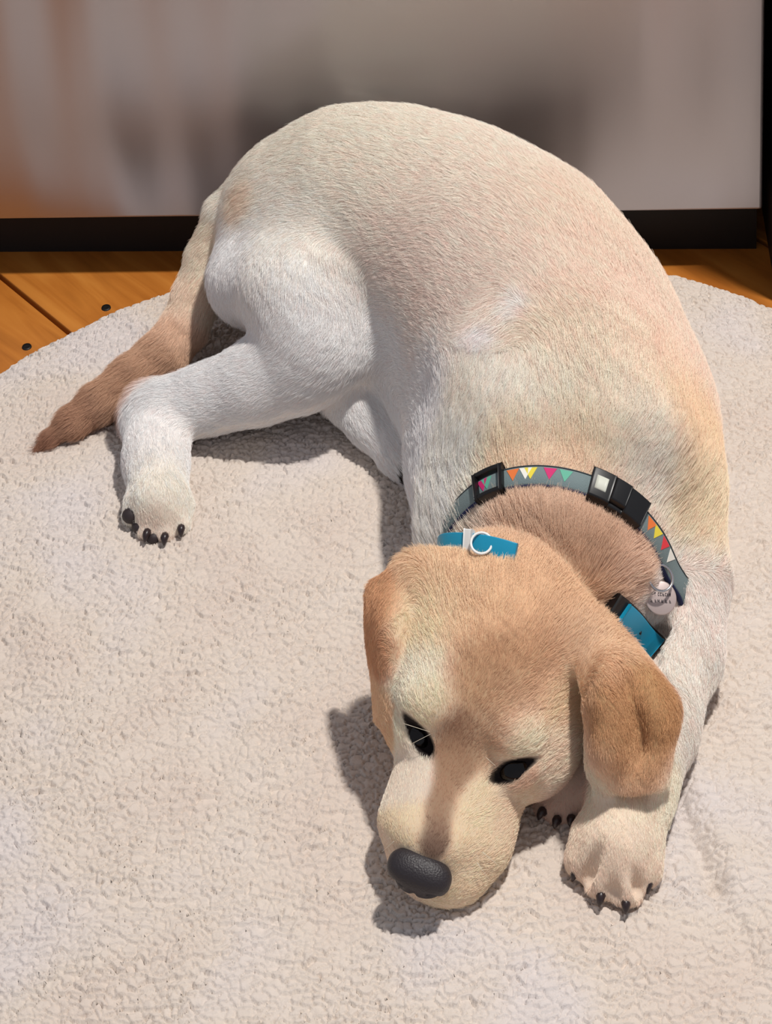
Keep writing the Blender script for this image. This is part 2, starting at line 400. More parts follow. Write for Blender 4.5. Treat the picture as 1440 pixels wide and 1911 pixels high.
# --- near front leg
fl_ = chain_field([(1225, 930, .085, 105), (1262, 1080, .060, 82), (1262, 1220, .045, 66), (1222, 1360, .038, 60), (1178, 1480, .034, 60), (1160, 1550, .032, 68)], .03)
body.merge(fl_, 0.015)
fp = Field(at(1150, 1590, .02) - .11, at(1150, 1590, .02) + .11)
paw(fp, (1160, 1550, .032, 72), [((1100, 1560, .028, 32), (1084, 1606, .023, 32)), ((1130, 1590, .030, 34), (1122, 1640, .023, 36)),
                                 ((1166, 1605, .030, 34), (1168, 1654, .023, 37)), ((1204, 1580, .027, 30), (1206, 1624, .022, 30))])
pm, rm = Np(1150, 1578, .030, 74); fp.cone(pm, pm, rm, rm, .01)
body.merge(fp, 0.006)
for (q0, q1) in (((1118, 1572), (1098, 1640)), ((1146, 1612), (1143, 1668)), ((1190, 1600), (1190, 1660))):   # gaps between the toes
    a = at(*q0, .050); b = at(*q1, .026); body.cone(a, b, .0036, .0050, .003, True)
# --- far front leg folded under the chin
ff = chain_field([(1120, 1380, .030, 56), (1085, 1440, .026, 46), (1062, 1468, .025, 42)], .02)
body.merge(ff, .008)
fp2 = Field(at(1045, 1490, .02) - .08, at(1045, 1490, .02) + .08)
paw(fp2, (1065, 1462, .026, 44), [((1030, 1488, .022, 24), (1012, 1508, .017, 19)), ((1048, 1500, .022, 24), (1038, 1524, .016, 19)), ((1072, 1500, .021, 22), (1066, 1522, .016, 17))])
body.merge(fp2, .005)

# --- head in its own frame: x to the dog's left (image right), y to the nose, z up
def rot3(a, b, c):
    ca, sa, cb, sb, cc_, sc = math.cos(a), math.sin(a), math.cos(b), math.sin(b), math.cos(c), math.sin(c)
    return np.array([[ca,-sa,0],[sa,ca,0],[0,0,1]]) @ np.array([[1,0,0],[0,cb,-sb],[0,sb,cb]]) @ np.array([[cc_,0,sc],[0,1,0],[-sc,0,cc_]])
HR = rot3(2.72354445, -0.3744467, -0.17782825); HT = np.array([0.0073495, -0.28958092, 0.07899859 + RZ * .6]); HS = 0.883
HAX = [-HR[:, 0], HR[:, 1], HR[:, 2]]
def H(x, y, z): return HR @ (HS * np.array([-x, y, z])) + HT
def HE(f, c, r, k, cut=False): f.ell(H(*c), HAX, np.array(r) * HS, k, cut)
def HC(f, a, b, ra, rb, k, cut=False): f.cone(H(*a), H(*b), ra * HS, rb * HS, k, cut)
cn = [H(x, y, z) for x in (-.13, .13) for y in (-.2, .13) for z in (-.1, .08)]
hd = Field(np.min(cn, 0), np.max(cn, 0))
HE(hd, (0, -.072, -.024), (.066, .078, .050), .02)                 # cranium
HE(hd, (0, -.112, -.014), (.048, .036, .036), .03)                  # occiput
MX = .0045                                                         # the muzzle's middle
for s in (-1, 1):
    HE(hd, (.003 + s*.029, -.017, .004), (.021, .018, .017), .012) # brows
    HE(hd, (.005 + s*.045, -.034, -.036), (.029 + .003*s, .045, .031), .02) # cheeks
    HC(hd, (MX + s*.018, .004, -.032), (MX + s*.021, .050, -.036), .027, .025, .012)  # flews
    HC(hd, (MX + s*.011, .000, -.018), (.001 + s*.012, .060, -.018), .017, .0155, .010)   # bridge sides
HE(hd, (.022, .038, -.044), (.031, .038, .020), .012)              # near side lip
HC(hd, (.004, -.012, -.010), (.001, .066, -.017), .018, .0155, .012)  # bridge
HC(hd, (.004, .0, -.05), (.004, .058, -.048), .026, .018, .014)    # jaw
HE(hd, (.009, .073, -.039), (.034, .023, .021), .010)              # muzzle front
HC(hd, (.004, -.03, .024), (.004, -.075, .034), .005, .006, .014, True)   # forehead furrow
for s in (-1, 1):
    HE(hd, (s*.060, -.096, -.004), (.026, .024, .022), .02)        # ear roots
HE(hd, (0, -.060, -.004), (.050, .055, .034), .02)                 # forehead dome
body.merge(hd, 0.005)
def fhit(px, py):
    '''first point of the sculpted surface along the line of sight'''
    d = pray(px, py); d = d / np.linalg.norm(d)
    t0 = (0.24 - CAM[2]) / d[2]; t1 = (0.0 - CAM[2]) / d[2]
    T = np.arange(t0, t1, VOX * .4); P = CAM + T[:, None] * d
    ii = np.clip(((P - LO) / VOX).round().astype(int), 0, DIM - 1); v = body.f[ii[:, 0], ii[:, 1], ii[:, 2]]
    k = np.argmax(v < 0); return P[k] if v[k] < 0 else at(px, py, .03)
def vdir(P): 
    d = np.asarray(P) - CAM; return d / np.linalg.norm(d)
# half closed eyes: a slot between the lids, with the eyeball set behind it
EYES = []
for (e0, e1, tilt) in (((797, 1398), (764, 1350), 0), ((922, 1454), (996, 1418), 0)):
    a = fhit(*e0); b = fhit(*e1); m = (a + b) / 2; fm = fhit((e0[0]+e1[0])/2, (e0[1]+e1[1])/2)
    ax_ = (b - a) / np.linalg.norm(b - a)
    EYES.append((fm, a, b))
    # lid swelling
    vd = vdir(fm); pp = np.cross(vd, ax_); pp /= np.linalg.norm(pp)
    body.ell(fm + vd * .006, [ax_, pp, np.cross(ax_, pp)], [.018, .0125, .0105], .006)
    fm = fhit((e0[0]+e1[0])/2, (e0[1]+e1[1])/2)
    ei = fhit(*e0); eo = fhit(*e1); body.cone(ei + vd * .002, fm, .0046, .0052, .0015, True); body.cone(fm, eo + vd * .001, .0050, .0016, .0015, True)
    EYES[-1] = (fm, ax_, pp, vd)

for (q0, q1, r0, r1) in (((1268, 1128), (1232, 1185), .003, .007), ((1232, 1185), (1206, 1240), .007, .010)):   # hollow between neck and front leg
    a = fhit(*q0); b = fhit(*q1); body.cone(a + vdir(a) * .003, b + vdir(b) * .007, r0, r1, .008, True)
# --- ears: sheets laid out from control rows
def bez_patch(rows, n=46):
    G = np.array(rows, float)                       # rows x cols x 3
    def up(A_, n):
        m = A_.shape[0]; t = np.linspace(0, m - 1, n); i_ = np.clip(t.astype(int), 0, m - 2); f_ = (t - i_)[:, None, None]
        def g(j): return A_[np.clip(j, 0, m - 1)]
        p0, p1, p2, p3 = g(i_-1), g(i_), g(i_+1), g(i_+2)
        return 0.5 * ((2*p1) + (-p0+p2)*f_ + (2*p0-5*p1+4*p2-p3)*f_**2 + (-p0+3*p1-3*p2+p3)*f_**3)
    A_ = up(G, n); A_ = up(A_.transpose(1, 0, 2), n).transpose(1, 0, 2); return A_
def sheet(rows, r, k, base_field):
    S_ = bez_patch(rows); P = S_.reshape(-1, 3)
    g = Field(P.min(0) - .02, P.max(0) + .02)
    for p in P:
        g.cone(p, p, r, r, 0)
    base_field.merge(g, k)
def R_(*pts): return [at(*p) for p in pts]
EAR_R = [R_((1085, 1225, .108), (1118, 1180, .112), (1150, 1185, .108), (1175, 1205, .100), (1195, 1232, .090)),
         R_((1090, 1262, .112), (1118, 1228, .120), (1155, 1225, .118), (1195, 1236, .110), (1228, 1268, .094)),
         R_((1096, 1310, .104), (1128, 1290, .118), (1170, 1300, .104), (1218, 1290, .109), (1256, 1308, .090)),
         R_((1102, 1360, .090), (1135, 1350, .106), (1190, 1350, .0915), (1228, 1340, .101), (1260, 1342, .082)),
         R_((1102, 1412, .076), (1135, 1408, .092), (1198, 1402, .0775), (1224, 1392, .087), (1248, 1386, .074)),
         R_((1104, 1438, .066), (1140, 1438, .078), (1184, 1438, .074), (1216, 1432, .077), (1242, 1422, .066)),
         R_((1116, 1458, .060), (1146, 1464, .068), (1182, 1466, .068), (1214, 1461, .068), (1238, 1452, .060))]
EAR_L = [R_((775, 1085, .128), (740, 1075, .132), (704, 1088, .120), (692, 1102, .112)),
         R_((760, 1120, .128), (726, 1122, .128), (700, 1130, .115), (690, 1150, .105)),
         R_((742, 1172, .122), (720, 1180, .118), (703, 1185, .105), (692, 1200, .095)),
         R_((730, 1230, .110), (716, 1240, .103), (706, 1245, .090), (700, 1252, .082)),
         R_((727, 1290, .090), (718, 1300, .084), (712, 1300, .075), (706, 1305, .068)),
         R_((722, 1340, .068), (716, 1345, .066), (712, 1345, .062), (708, 1342, .058))]
sheet(EAR_R, .0042, .012, body)
sheet(EAR_L, .0040, .007, body)

# flat where it rests
zz = ax[2][None, None, :]
body.f = -smin(-body.f, (-(RZ - zz)).astype(np.float32) * np.ones_like(body.f), 0.003)

# --- surface nets
def surface_nets(f, org, h):
    s = f < 0
    nx_, ny_, nz_ = f.shape
    c = np.zeros((nx_-1, ny_-1, nz_-1), np.uint8)
    for a in (0, 1):
        for b in (0, 1):
            for d in (0, 1): c += s[a:nx_-1+a, b:ny_-1+b, d:nz_-1+d]
    act = (c > 0) & (c < 8); idx = np.argwhere(act)
    num = np.full(act.shape, -1, np.int32); num[act] = np.arange(len(idx))
    acc = np.zeros((len(idx), 3)); cnt = np.zeros(len(idx))
    cor = [(a, b, d) for a in (0,1) for b in (0,1) for d in (0,1)]
    for p in cor:
        for axx in range(3):
            if p[axx] == 0:
                q = list(p); q[axx] = 1
                fa = f[idx[:,0]+p[0], idx[:,1]+p[1], idx[:,2]+p[2]]; fb = f[idx[:,0]+q[0], idx[:,1]+q[1], idx[:,2]+q[2]]
                m = (fa < 0) != (fb < 0); t = np.where(m, fa / np.where(m, fa - fb, 1), 0)
                pt = np.tile(np.array(p, float), (len(idx), 1)); pt[:, axx] = t
                acc[m] += pt[m]; cnt[m] += 1
    V = (idx + acc / cnt[:, None]) * h + org
    quads = []
    for axx in range(3):
        o1, o2 = [(1, 2), (2, 0), (0, 1)][axx]
        sa = [slice(None)] * 3; sb = [slice(None)] * 3
        sa[axx] = slice(0, -1); sb[axx] = slice(1, None)
        A1 = s[tuple(sa)]; B1 = s[tuple(sb)]; e = np.argwhere(A1 != B1)
        ok = (e[:, o1] > 0) & (e[:, o2] > 0) & (e[:, o1] < f.shape[o1]-1) & (e[:, o2] < f.shape[o2]-1); e = e[ok]
        ins = A1[e[:,0], e[:,1], e[:,2]]
        def g(d1, d2):
            q = e.copy(); q[:, o1] -= d1; q[:, o2] -= d2; return num[q[:,0], q[:,1], q[:,2]]
        qd = np.stack([g(1,1), g(0,1), g(0,0), g(1,0)], 1); qd[~ins] = qd[~ins][:, ::-1]; quads.append(qd)
    return V, np.concatenate(quads)
BV, BF = surface_nets(body.f, LO, VOX)
# drop small loose pieces is not needed: all prims overlap; light smoothing
def vnormals(V, Fq):
    n = np.cross(V[Fq[:,2]] - V[Fq[:,0]], V[Fq[:,3]] - V[Fq[:,1]]); N_ = np.zeros_like(V)
    for k in range(4): 
        for d in range(3): N_[:, d] += np.bincount(Fq[:, k], n[:, d], len(V))
    return N_ / (np.linalg.norm(N_, axis=1)[:, None] + 1e-12)
for it in range(2):
    S_ = np.zeros_like(BV); ct = np.zeros(len(BV))
    for k in range(4):
        a_ = BF[:, k]; b_ = BF[:, (k+1) % 4]
        for d in range(3): S_[:, d] += np.bincount(a_, BV[b_, d], len(BV)) + np.bincount(b_, BV[a_, d], len(BV))
        ct += np.bincount(a_, minlength=len(BV)) + np.bincount(b_, minlength=len(BV))
    BV = BV * .5 + .5 * S_ / ct[:, None]
BN = vnormals(BV, BF)
bvh = BVHTree.FromPolygons([tuple(v) for v in BV.tolist()], BF.tolist())
def hit(px, py):
    """the point of the dog's coat seen at a spot, found by a ray"""
    d = Vector(pray(px, py)).normalized(); r = bvh.ray_cast(Vector(CAM), d)
    return np.array(r[0]) if r[0] is not None else at(px, py, .03)

# ------------------------------------------------------------------ coat pattern
CREAM = (226, 208, 186); WHITE = (230, 224, 220); TAN = (212, 182, 146); EAR = (184, 146, 106); BROWN = (178, 138, 104); PALE = (232, 216, 192); SKIN = (26, 19, 19)
PAT = [  # x, y, radius px, colour
 (640, 300, 170, (230, 214, 198)), (850, 320, 170, (228, 211, 196)), (1050, 420, 150, (226, 202, 182)), (1160, 560, 120, (226, 200, 182)), (930, 480, 160, (226, 208, 196)),
 (760, 480, 130, (218, 204, 192)), (720, 650, 80, WHITE), (790, 740, 80, WHITE), (965, 570, 26, (228, 218, 212)), (900, 630, 30, (226, 216, 212)), (520, 450, 120, (226, 218, 208)), (560, 600, 120, WHITE), (430, 480, 60, WHITE), (480, 740, 90, WHITE), (300, 800, 80, WHITE), (300, 900, 70, (230, 220, 206)), (290, 975, 40, (212, 196, 180)),
 (1080, 620, 90, (226, 206, 184)), (1240, 660, 70, (224, 198, 176)), (1290, 780, 70, (222, 194, 162)), (1020, 780, 120, (228, 216, 204)), (1100, 760, 90, (226, 208, 186)), (870, 750, 50, (228, 214, 200)), (850, 870, 60, (232, 222, 210)), (1180, 860, 80, (232, 216, 204)), (820, 980, 50, (232, 222, 212)), (1290, 930, 60, (226, 204, 176)),
 (1080, 850, 60, (222, 190, 150)), (960, 860, 60, (222, 196, 162)), (1010, 950, 80, (196, 172, 146)), (1120, 990, 60, (192, 164, 136)), (880, 990, 50, (222, 208, 192)), (1170, 1060, 40, (212, 188, 164)),
 (940, 1090, 80, TAN), (860, 1110, 60, (216, 192, 160)), (1040, 1130, 80, (210, 182, 148)), (930, 1225, 46, (178, 142, 108)), (1005, 1215, 46, (182, 146, 112)), (880, 1270, 40, (190, 158, 124)), (800, 1160, 50, (228, 206, 174)), (780, 1260, 50, (230, 216, 196)), (1080, 1200, 50, (210, 186, 156)), (1040, 1300, 50, (222, 196, 164)),
 (950, 1300, 50, (192, 162, 130)), (860, 1365, 30, (160, 126, 100)), (850, 1400, 24, (158, 126, 100)), (842, 1440, 22, (160, 128, 102)), (832, 1475, 20, (164, 132, 106)), (822, 1510, 19, (160, 130, 106)), (812, 1542, 18, (146, 118, 98)), (803, 1568, 16, (120, 96, 82)), (900, 1370, 30, (196, 168, 138)), (800, 1310, 40, (230, 212, 184)), (980, 1375, 40, (230, 212, 188)), (1040, 1400, 40, (226, 204, 182)),
 (770, 1460, 30, (226, 210, 192)), (760, 1540, 30, (228, 206, 176)), (880, 1520, 34, (230, 208, 178)), (950, 1520, 40, (222, 200, 174)), (900, 1620, 40, (226, 204, 176)), (740, 1610, 24, (220, 200, 178)), (960, 1450, 20, (200, 174, 150)),
 (1150, 1300, 50, EAR), (1220, 1320, 50, (180, 142, 100)), (1180, 1400, 50, (184, 146, 104)), (1180, 1450, 40, (198, 160, 116)), (1120, 1240, 30, (204, 174, 140)), (1100, 1300, 14, (192, 160, 124)), (700, 1130, 40, (196, 156, 118)), (712, 1220, 24, (190, 150, 114)), (712, 1320, 24, (214, 186, 152)),
 (1280, 1120, 60, (228, 212, 202)), (1270, 1250, 60, (230, 214, 202)), (1160, 1510, 60, (230, 214, 194)), (1140, 1600, 60, (220, 198, 178)), (1050, 1490, 40, (196, 172, 156)),
 (450, 380, 40, (222, 200, 178)), (385, 470, 40, (226, 208, 188)), (352, 555, 36, (220, 200, 178)), (330, 612, 34, (204, 178, 152)), (300, 660, 50, (186, 156, 128)), (230, 720, 50, (178, 146, 118)), (150, 780, 50, (166, 132, 106)), (95, 825, 26, (140, 104, 82)),
]
pc = np.array([hit(p[0], p[1]) for p in PAT]); pr = np.array([p[2] * (1.4 if p[2] > 55 else 1.1) for p in PAT]) / 2400.; pcl = np.array([s2l(p[3]) for p in PAT])
def coat(P, N_=None):
    P = np.asarray(P); out = np.zeros((len(P), 3))
    for s0 in range(0, len(P), 20000):
        q = P[s0:s0+20000]
        nz = 0.35 * pr
        d2 = ((q[:, None, :] - pc[None]) ** 2).sum(2) / (pr[None] ** 2)
        wgt = np.exp(-2.2 * d2) / pr[None] ** 0.5 + 1e-9 / (1 + d2) ** 2
        out[s0:s0+20000] = (wgt @ pcl) / wgt.sum(1)[:, None]
    return out
# dark skin around the eyes, mouth, toes
def dark_mask(P):
    P = np.asarray(P); m = np.zeros(len(P))
    for (fm, ax_, pp, vd) in EYES:
        q = P - fm; u_ = q @ ax_; e = np.sqrt((u_ / .0172) ** 2 + ((q @ pp) / (.0060 - .0028 * np.clip(u_ / .014, -.3, 1))) ** 2 + ((q @ vd) / .018) ** 2)
        m = np.maximum(m, np.clip((1.15 - e) / .3, 0, 1))
    for (px, py, z, r) in TOEPAD:
        c = at(px, py, z); d = np.linalg.norm(P - c, axis=1); m = np.maximum(m, np.clip((r - d) / .003, 0, 1))
    return m
TOEPAD = [(242, 960, .014, .011), (262, 985, .013, .009), (285, 1008, .012, .008), (310, 1008, .012, .007), (765, 880, .026, .013)]

vc = coat(BV); dm = dark_mask(BV)[:, None]
skin = vc * (1 - dm) + np.array(s2l(SKIN)) * dm
dogm = mat('dog_coat', rgba(*CREAM), 0.75, 0, 0.2)
at_ = nd(dogm, 'ShaderNodeAttribute', attribute_name='coat'); ln(dogm, at_.outputs['Color'], bsdf(dogm).inputs['Base Color'])
dog = empty('dog', (0.05, -0.05, RZ), 'cream Labrador puppy with tan ears lying curled on the round rug, chin down', 'dog')
bo = mesh_obj('body', BV, BF, dogm); keep(bo, dog)
ca = bo.data.color_attributes.new('coat', 'FLOAT_COLOR', 'POINT')
ca.data.foreach_set('color', np.c_[skin, np.ones(len(BV))].astype(np.float32).ravel())
print('BODY', len(BV), 'verts', 'door gap', ((BV[:, :2] - B[:2]) @ uy).max())

# ------------------------------------------------------------------ eyes, nose, claws
CLAWM = mat('claw_horn', rgba(44, 32, 34), .35); PADM = mat('paw_pad_skin', rgba(46, 36, 38), .6)
eyem = mat('eyeball', rgba(12, 8, 7), 0.08, 0, 0.35); lidm = mat('eye_rim', rgba(34, 26, 26), 0.5)
def sphere_mesh(c, axes, rad, nu=28, nv=18):
    V = []; Fc = []
    for j in range(nv + 1):
        t = math.pi * j / nv
        for i in range(nu):
            p = 2 * math.pi * i / nu
            q = np.array([math.sin(t)*math.cos(p)*rad[0], math.sin(t)*math.sin(p)*rad[1], math.cos(t)*rad[2]])
            V.append(np.array(c) + q[0]*np.array(axes[0]) + q[1]*np.array(axes[1]) + q[2]*np.array(axes[2]))
    for j in range(nv):
        for i in range(nu):
            i2 = (i+1) % nu; Fc.append((j*nu+i, (j+1)*nu+i, (j+1)*nu+i2, j*nu+i2))
    return V, Fc
for (fm, ax_, pp, vd) in EYES:
    V, Fc = sphere_mesh(fm + vd * .0128, HAX, np.array([.0115]*3))
    o = mesh_obj('eye', V, Fc, eyem); keep(o, dog)
NOSE_C = H(0.001, .0855, -.0175)
V = []; Fc = []; nu, nv = 72, 48
for j in range(nv + 1):
    t = math.pi * j / nv
    for i in range(nu):
        p = 2 * math.pi * i / nu; d = np.array([math.sin(t)*math.cos(p), math.cos(t), math.sin(t)*math.sin(p)])   # y forward is the pole
        q = np.sign(d) * np.abs(d) ** .86 * np.array([.0225, .0135, .0145])
        q[0] *= 1 + .16 * d[2]                                     # wider on top
        for sx in (-1, 1):                                         # nostrils and the groove between them
            g = np.exp(-(((d[0] - sx*.52) / .17) ** 2 + ((d[2] + .05 + .35 * (abs(d[0]) - .52)) / .20) ** 2)) * (d[1] > 0)
            q *= 1 - .42 * g
            g = np.exp(-(((d[0] - sx*.80) / .14) ** 2 + ((d[2] + .28) / .13) ** 2)) * (d[1] > -.3); q *= 1 - .22 * g
        q *= 1 - .10 * math.exp(-(d[0] / .07) ** 2) * (1 if d[2] < .25 and d[1] > 0 else 0)
        V.append(NOSE_C + HS * (q[0]*HAX[0] + q[1]*HAX[1] + q[2]*HAX[2]))
for j in range(nv):
    for i in range(nu):
        i2 = (i+1) % nu; Fc.append((j*nu+i, (j+1)*nu+i, (j+1)*nu+i2, j*nu+i2))
nosem = mat('nose_leather', rgba(42, 37, 41), 0.5, 0, 0.5)
tc = nd(nosem, 'ShaderNodeTexCoord'); vo = nd(nosem, 'ShaderNodeTexVoronoi'); vo.inputs['Scale'].default_value = 900; ln(nosem, tc.outputs['Object'], vo.inputs['Vector'])
bp = nd(nosem, 'ShaderNodeBump'); bp.inputs['Strength'].default_value = .5; bp.inputs['Distance'].default_value = .0004; ln(nosem, vo.outputs['Distance'], bp.inputs['Height']); ln(nosem, bp.outputs[0], bsdf(nosem).inputs['Normal'])
o = mesh_obj('nose', V, Fc, nosem); keep(o, dog)


for (fx, fy, gx, gy, z_) in ((1076, 1622, 1068, 1644, .015), (1122, 1668, 1118, 1692, .015), (1168, 1682, 1167, 1706, .015), (1210, 1644, 1208, 1668, .015),
                             (256, 965, 248, 984, .015), (276, 992, 270, 1012, .014), (308, 1000, 306, 1018, .014), (338, 985, 338, 1002, .015),
                             (1014, 1514, 1004, 1530, .014), (1040, 1530, 1034, 1546, .014), (1066, 1528, 1064, 1544, .014)):
    a = at(fx, fy, z_ + RZ * .5); b = at(gx, gy, z_ * .35 + RZ)
    t = np.linspace(0, 1, 7)[:, None]; P = a + (b - a) * t + np.array([0, 0, .0022]) * np.sin(t * math.pi)
    V, Fc = tube_mesh(P, np.array([.0030, .0030, .0029, .0027, .0023, .0017, .0006]), 8)
    o = mesh_obj('claw', V, Fc, CLAWM); keep(o, dog)
for (px, py, z_, r) in ((764, 884, .024, .010), (246, 962, .024, .0075), (262, 985, .019, .006), (286, 1004, .016, .0055), (252, 940, .026, .006)):
    c = at(px, py, z_); V, Fc = sphere_mesh(c, np.eye(3), np.array([r, r * .8, r * .8]), 16, 10); o = mesh_obj('paw_pad', V, Fc, PADM); keep(o, dog)

# ------------------------------------------------------------------ collars
class Ring:
    def __init__(s, O, n, rmin, rmax, flare=.45):
        s.flare = flare; s.O = np.array(O); s.n = np.array(n) / np.linalg.norm(n)
        up = np.array([0, 0, 1.0]); s.e2 = up - s.n * (up @ s.n); s.e2 /= np.linalg.norm(s.e2); s.e1 = np.cross(s.n, s.e2)
        if s.e1[0] < 0: s.e1 = -s.e1
        A_ = np.linspace(0, 2 * math.pi, 181)[:-1]; rr = []
        for a in A_:
            d = math.cos(a) * s.e1 + math.sin(a) * s.e2; r = bvh.ray_cast(Vector(s.O), Vector(d), .3)
            rr.append(np.clip(r[3] if r[0] is not None else rmax, rmin, rmax))
        rr = np.array(rr); k = np.exp(-(np.arange(-8, 9) / 4.) ** 2); k /= k.sum()
        s.r = np.convolve(np.r_[rr[-8:], rr, rr[:8]], k, 'valid'); s.A = A_
    def rad(s, a): return np.interp(a % (2 * math.pi), np.r_[s.A, 2 * math.pi], np.r_[s.r, s.r[0]])
    def pt(s, a, w_=0.0, h=0.0):
        return s.O + (math.cos(a) * s.e1 + math.sin(a) * s.e2) * (s.rad(a) + h - s.flare * w_) + s.n * w_
    def ang(s, px, py):
        best = None
        for a in np.linspace(-.6, math.pi + .6, 700):
            q = s.pt(a); v = q - CAM; w_ = v @ _f; x = 720 + F * (v @ CR) / w_; y = 955.5 - SH - F * (v @ CU) / w_
            d = math.hypot(x - px, y - py)
            if best is None or d < best[0]: best = (d, a)
        return best[1]
    def band(s, a0, a1, w0, w1, h0, h1, n=60, closed=False, rnd=.0006):
        """a strap section between two angles: width w0..w1 along the neck, height h0..h1 above the coat"""
        V = []; Fc = []; pr_ = [(w0, h0), (w0, h1 - rnd), (w0 + rnd, h1), (w1 - rnd, h1), (w1, h1 - rnd), (w1, h0)]; m = len(pr_)
        for i in range(n + (0 if closed else 1)):
            a = a0 + (a1 - a0) * i / n
            for (w_, h) in pr_: V.append(s.pt(a, w_, h))
        N_ = n if closed else n
        for i in range(N_):
            j = (i + 1) % (n if closed else n + 1)
            for k in range(m): Fc.append((i*m+k, i*m+(k+1) % m, j*m+(k+1) % m, j*m+k))
        if not closed: Fc.append(tuple(range(m))); Fc.append(tuple(n*m+k for k in range(m))[::-1])
        return V, Fc
RA = Ring(at(1050, 1064, .086), (-.255, -.96, .0), .05, .083)
RB = Ring(at(1000, 1132, .076), (-.36, -.83, -.41), .05, .082)
BANDS = [(RA, .0052, RA.ang(1240, 1100) - .1, RA.ang(866, 945) + .05), (RB, .0054, RB.ang(950, 1020), RB.ang(806, 1060)), (RB, .0060, RB.ang(1206, 1232), RB.ang(1140, 1095))]
TP = 2 * math.pi
ca_ = empty('dog_collar', tuple(RA.O), 'grey green fabric collar with coloured flags, black buckle and name tag at neck base', 'collar')
cb_ = empty('dog_collar', tuple(RB.O), 'turquoise leather collar with black plastic tracker box, just behind the head', 'collar')
fabm = mat('collar_webbing', rgba(112, 128, 130), .8); navy = mat('navy_webbing', rgba(34, 44, 84), .85)
blackp = mat('black_plastic', rgba(18, 18, 20), .35); chrome = mat('chrome_metal', rgba(205, 205, 208), .22, 1.0)
turq = mat('turquoise_leather', rgba(22, 148, 186), .42); whitep = mat('white_enamel', rgba(235, 235, 232), .35)
tc = nd(fabm, 'ShaderNodeTexCoord'); wv = nd(fabm, 'ShaderNodeTexNoise'); wv.inputs['Scale'].default_value = 1400; ln(fabm, tc.outputs['Object'], wv.inputs['Vector'])
bp = nd(fabm, 'ShaderNodeBump'); bp.inputs['Strength'].default_value = .6; bp.inputs['Distance'].default_value = .0004; ln(fabm, wv.outputs[0], bp.inputs['Height']); ln(fabm, bp.outputs[0], bsdf(fabm).inputs['Normal'])
V, Fc = RA.band(0, TP, -.0056, .0056, .0000, .0036, 180, True); o = mesh_obj('strap', V, Fc, fabm); keep(o, ca_)
V, Fc = RA.band(0, TP, .0040, .0062, -.0005, .0030, 180, True); o = mesh_obj('strap_lining', V, Fc, navy); keep(o, ca_); o['label'] = 'navy blue lining edge'
V, Fc = RA.band(0, TP, -.0062, -.0056, .0000, .0034, 180, True); o = mesh_obj('edge_binding', V, Fc, mat('grey_binding', rgba(70, 76, 80), .8)); keep(o, ca_)
flagc = [rgba(232, 122, 60), rgba(238, 236, 226), rgba(232, 214, 70), rgba(206, 38, 110), rgba(96, 176, 150), rgba(226, 60, 70)]
a_l = RA.ang(958, 880); a_r = RA.ang(1085, 892)
aS = RA.ang(915, 892); aB = RA.ang(1145, 930)
k_ = 0
a = -.55
fmats = [mat('flag_print', c, .7) for c in flagc]
step = .175; order = [3, 4, 5, 0, 1, 2, 3, 4, 5, 0, 1, 2]
# flags are ordered so that orange, white, yellow, magenta run from the slider to the buckle
spots = [(a_l - .00, 0), (RA.ang(982, 881), 1), (RA.ang(992, 882), 2), (RA.ang(1028, 885), 3), (RA.ang(1056, 887), 4), (RA.ang(898, 900), 3), (RA.ang(905, 893), 4), (RA.ang(1200, 990), 0), (RA.ang(1206, 1008), 2), (RA.ang(1213, 1030), 5), (RA.ang(1220, 1052), 1)]
for (a, c) in spots + [(a_, int(i_) % 6) for i_, a_ in enumerate(np.arange(3.6, 5.4, .12))]:
    hw = .0042 / RA.rad(a); P_ = [RA.pt(a - hw, -.0044, .0039), RA.pt(a + hw, -.0044, .0039), RA.pt(a, .0028, .0039)]
    Q_ = [RA.pt(a - hw, -.0044, .0034), RA.pt(a + hw, -.0044, .0034), RA.pt(a, .0028, .0034)]
    o = mesh_obj('printed_flag', P_ + Q_, [(0, 1, 2), (5, 4, 3), (0, 3, 4, 1), (1, 4, 5, 2), (2, 5, 3, 0)], fmats[c], smooth=False); keep(o, ca_)
# slider: a black frame around the strap
def frame(R, a0, a1, w_, h0, h1, t=.0022):
    da = (t / R.rad(a0)) * (1 if a1 > a0 else -1)
    return join([R.band(a0, a0 + da, -w_, w_, h0, h1, 3), R.band(a1 - da, a1, -w_, w_, h0, h1, 3),
                 R.band(a0, a1, -w_, -w_ + t, h0, h1, 10), R.band(a0, a1, w_ - t, w_, h0, h1, 10)])
V, Fc = frame(RA, RA.ang(888, 912), RA.ang(940, 880), .0085, .0008, .0070, .0026); o = mesh_obj('slider', V, Fc, blackp); bevel(o, .0006, 2); keep(o, ca_); o['label'] = 'black plastic slider'
# side release buckle
b0 = RA.ang(1100, 903); b1 = RA.ang(1192, 968); bm = b0 + (b1 - b0) * .36; bn = b0 + (b1 - b0) * .62
parts = [RA.band(b0, bm, -.0088, .0088, .0010, .0085, 10), RA.band(bm, bn, -.0070, .0070, .0010, .0105, 10), RA.band(bn, b1, -.0082, .0082, .0010, .0080, 10),
         RA.band(bm, bn, -.0095, -.0070, .0020, .0070, 6), RA.band(bm, bn, .0070, .0095, .0020, .0070, 6)]
V, Fc = join(parts); o = mesh_obj('buckle', V, Fc, blackp); bevel(o, .0009, 2); keep(o, ca_); o['label'] = 'black plastic buckle'
bkl = o
a = b0 + (b1 - b0) * .17; hw = .0036 / RA.rad(a)
V, Fc = RA.band(a - hw, a + hw, -.0042, .0042, .0080, .0092, 4); o = mesh_obj('buckle_badge', V, Fc, mat('pale_print', rgba(206, 208, 196), .5)); keep(o, bkl); o['label'] = 'pale badge on the buckle'
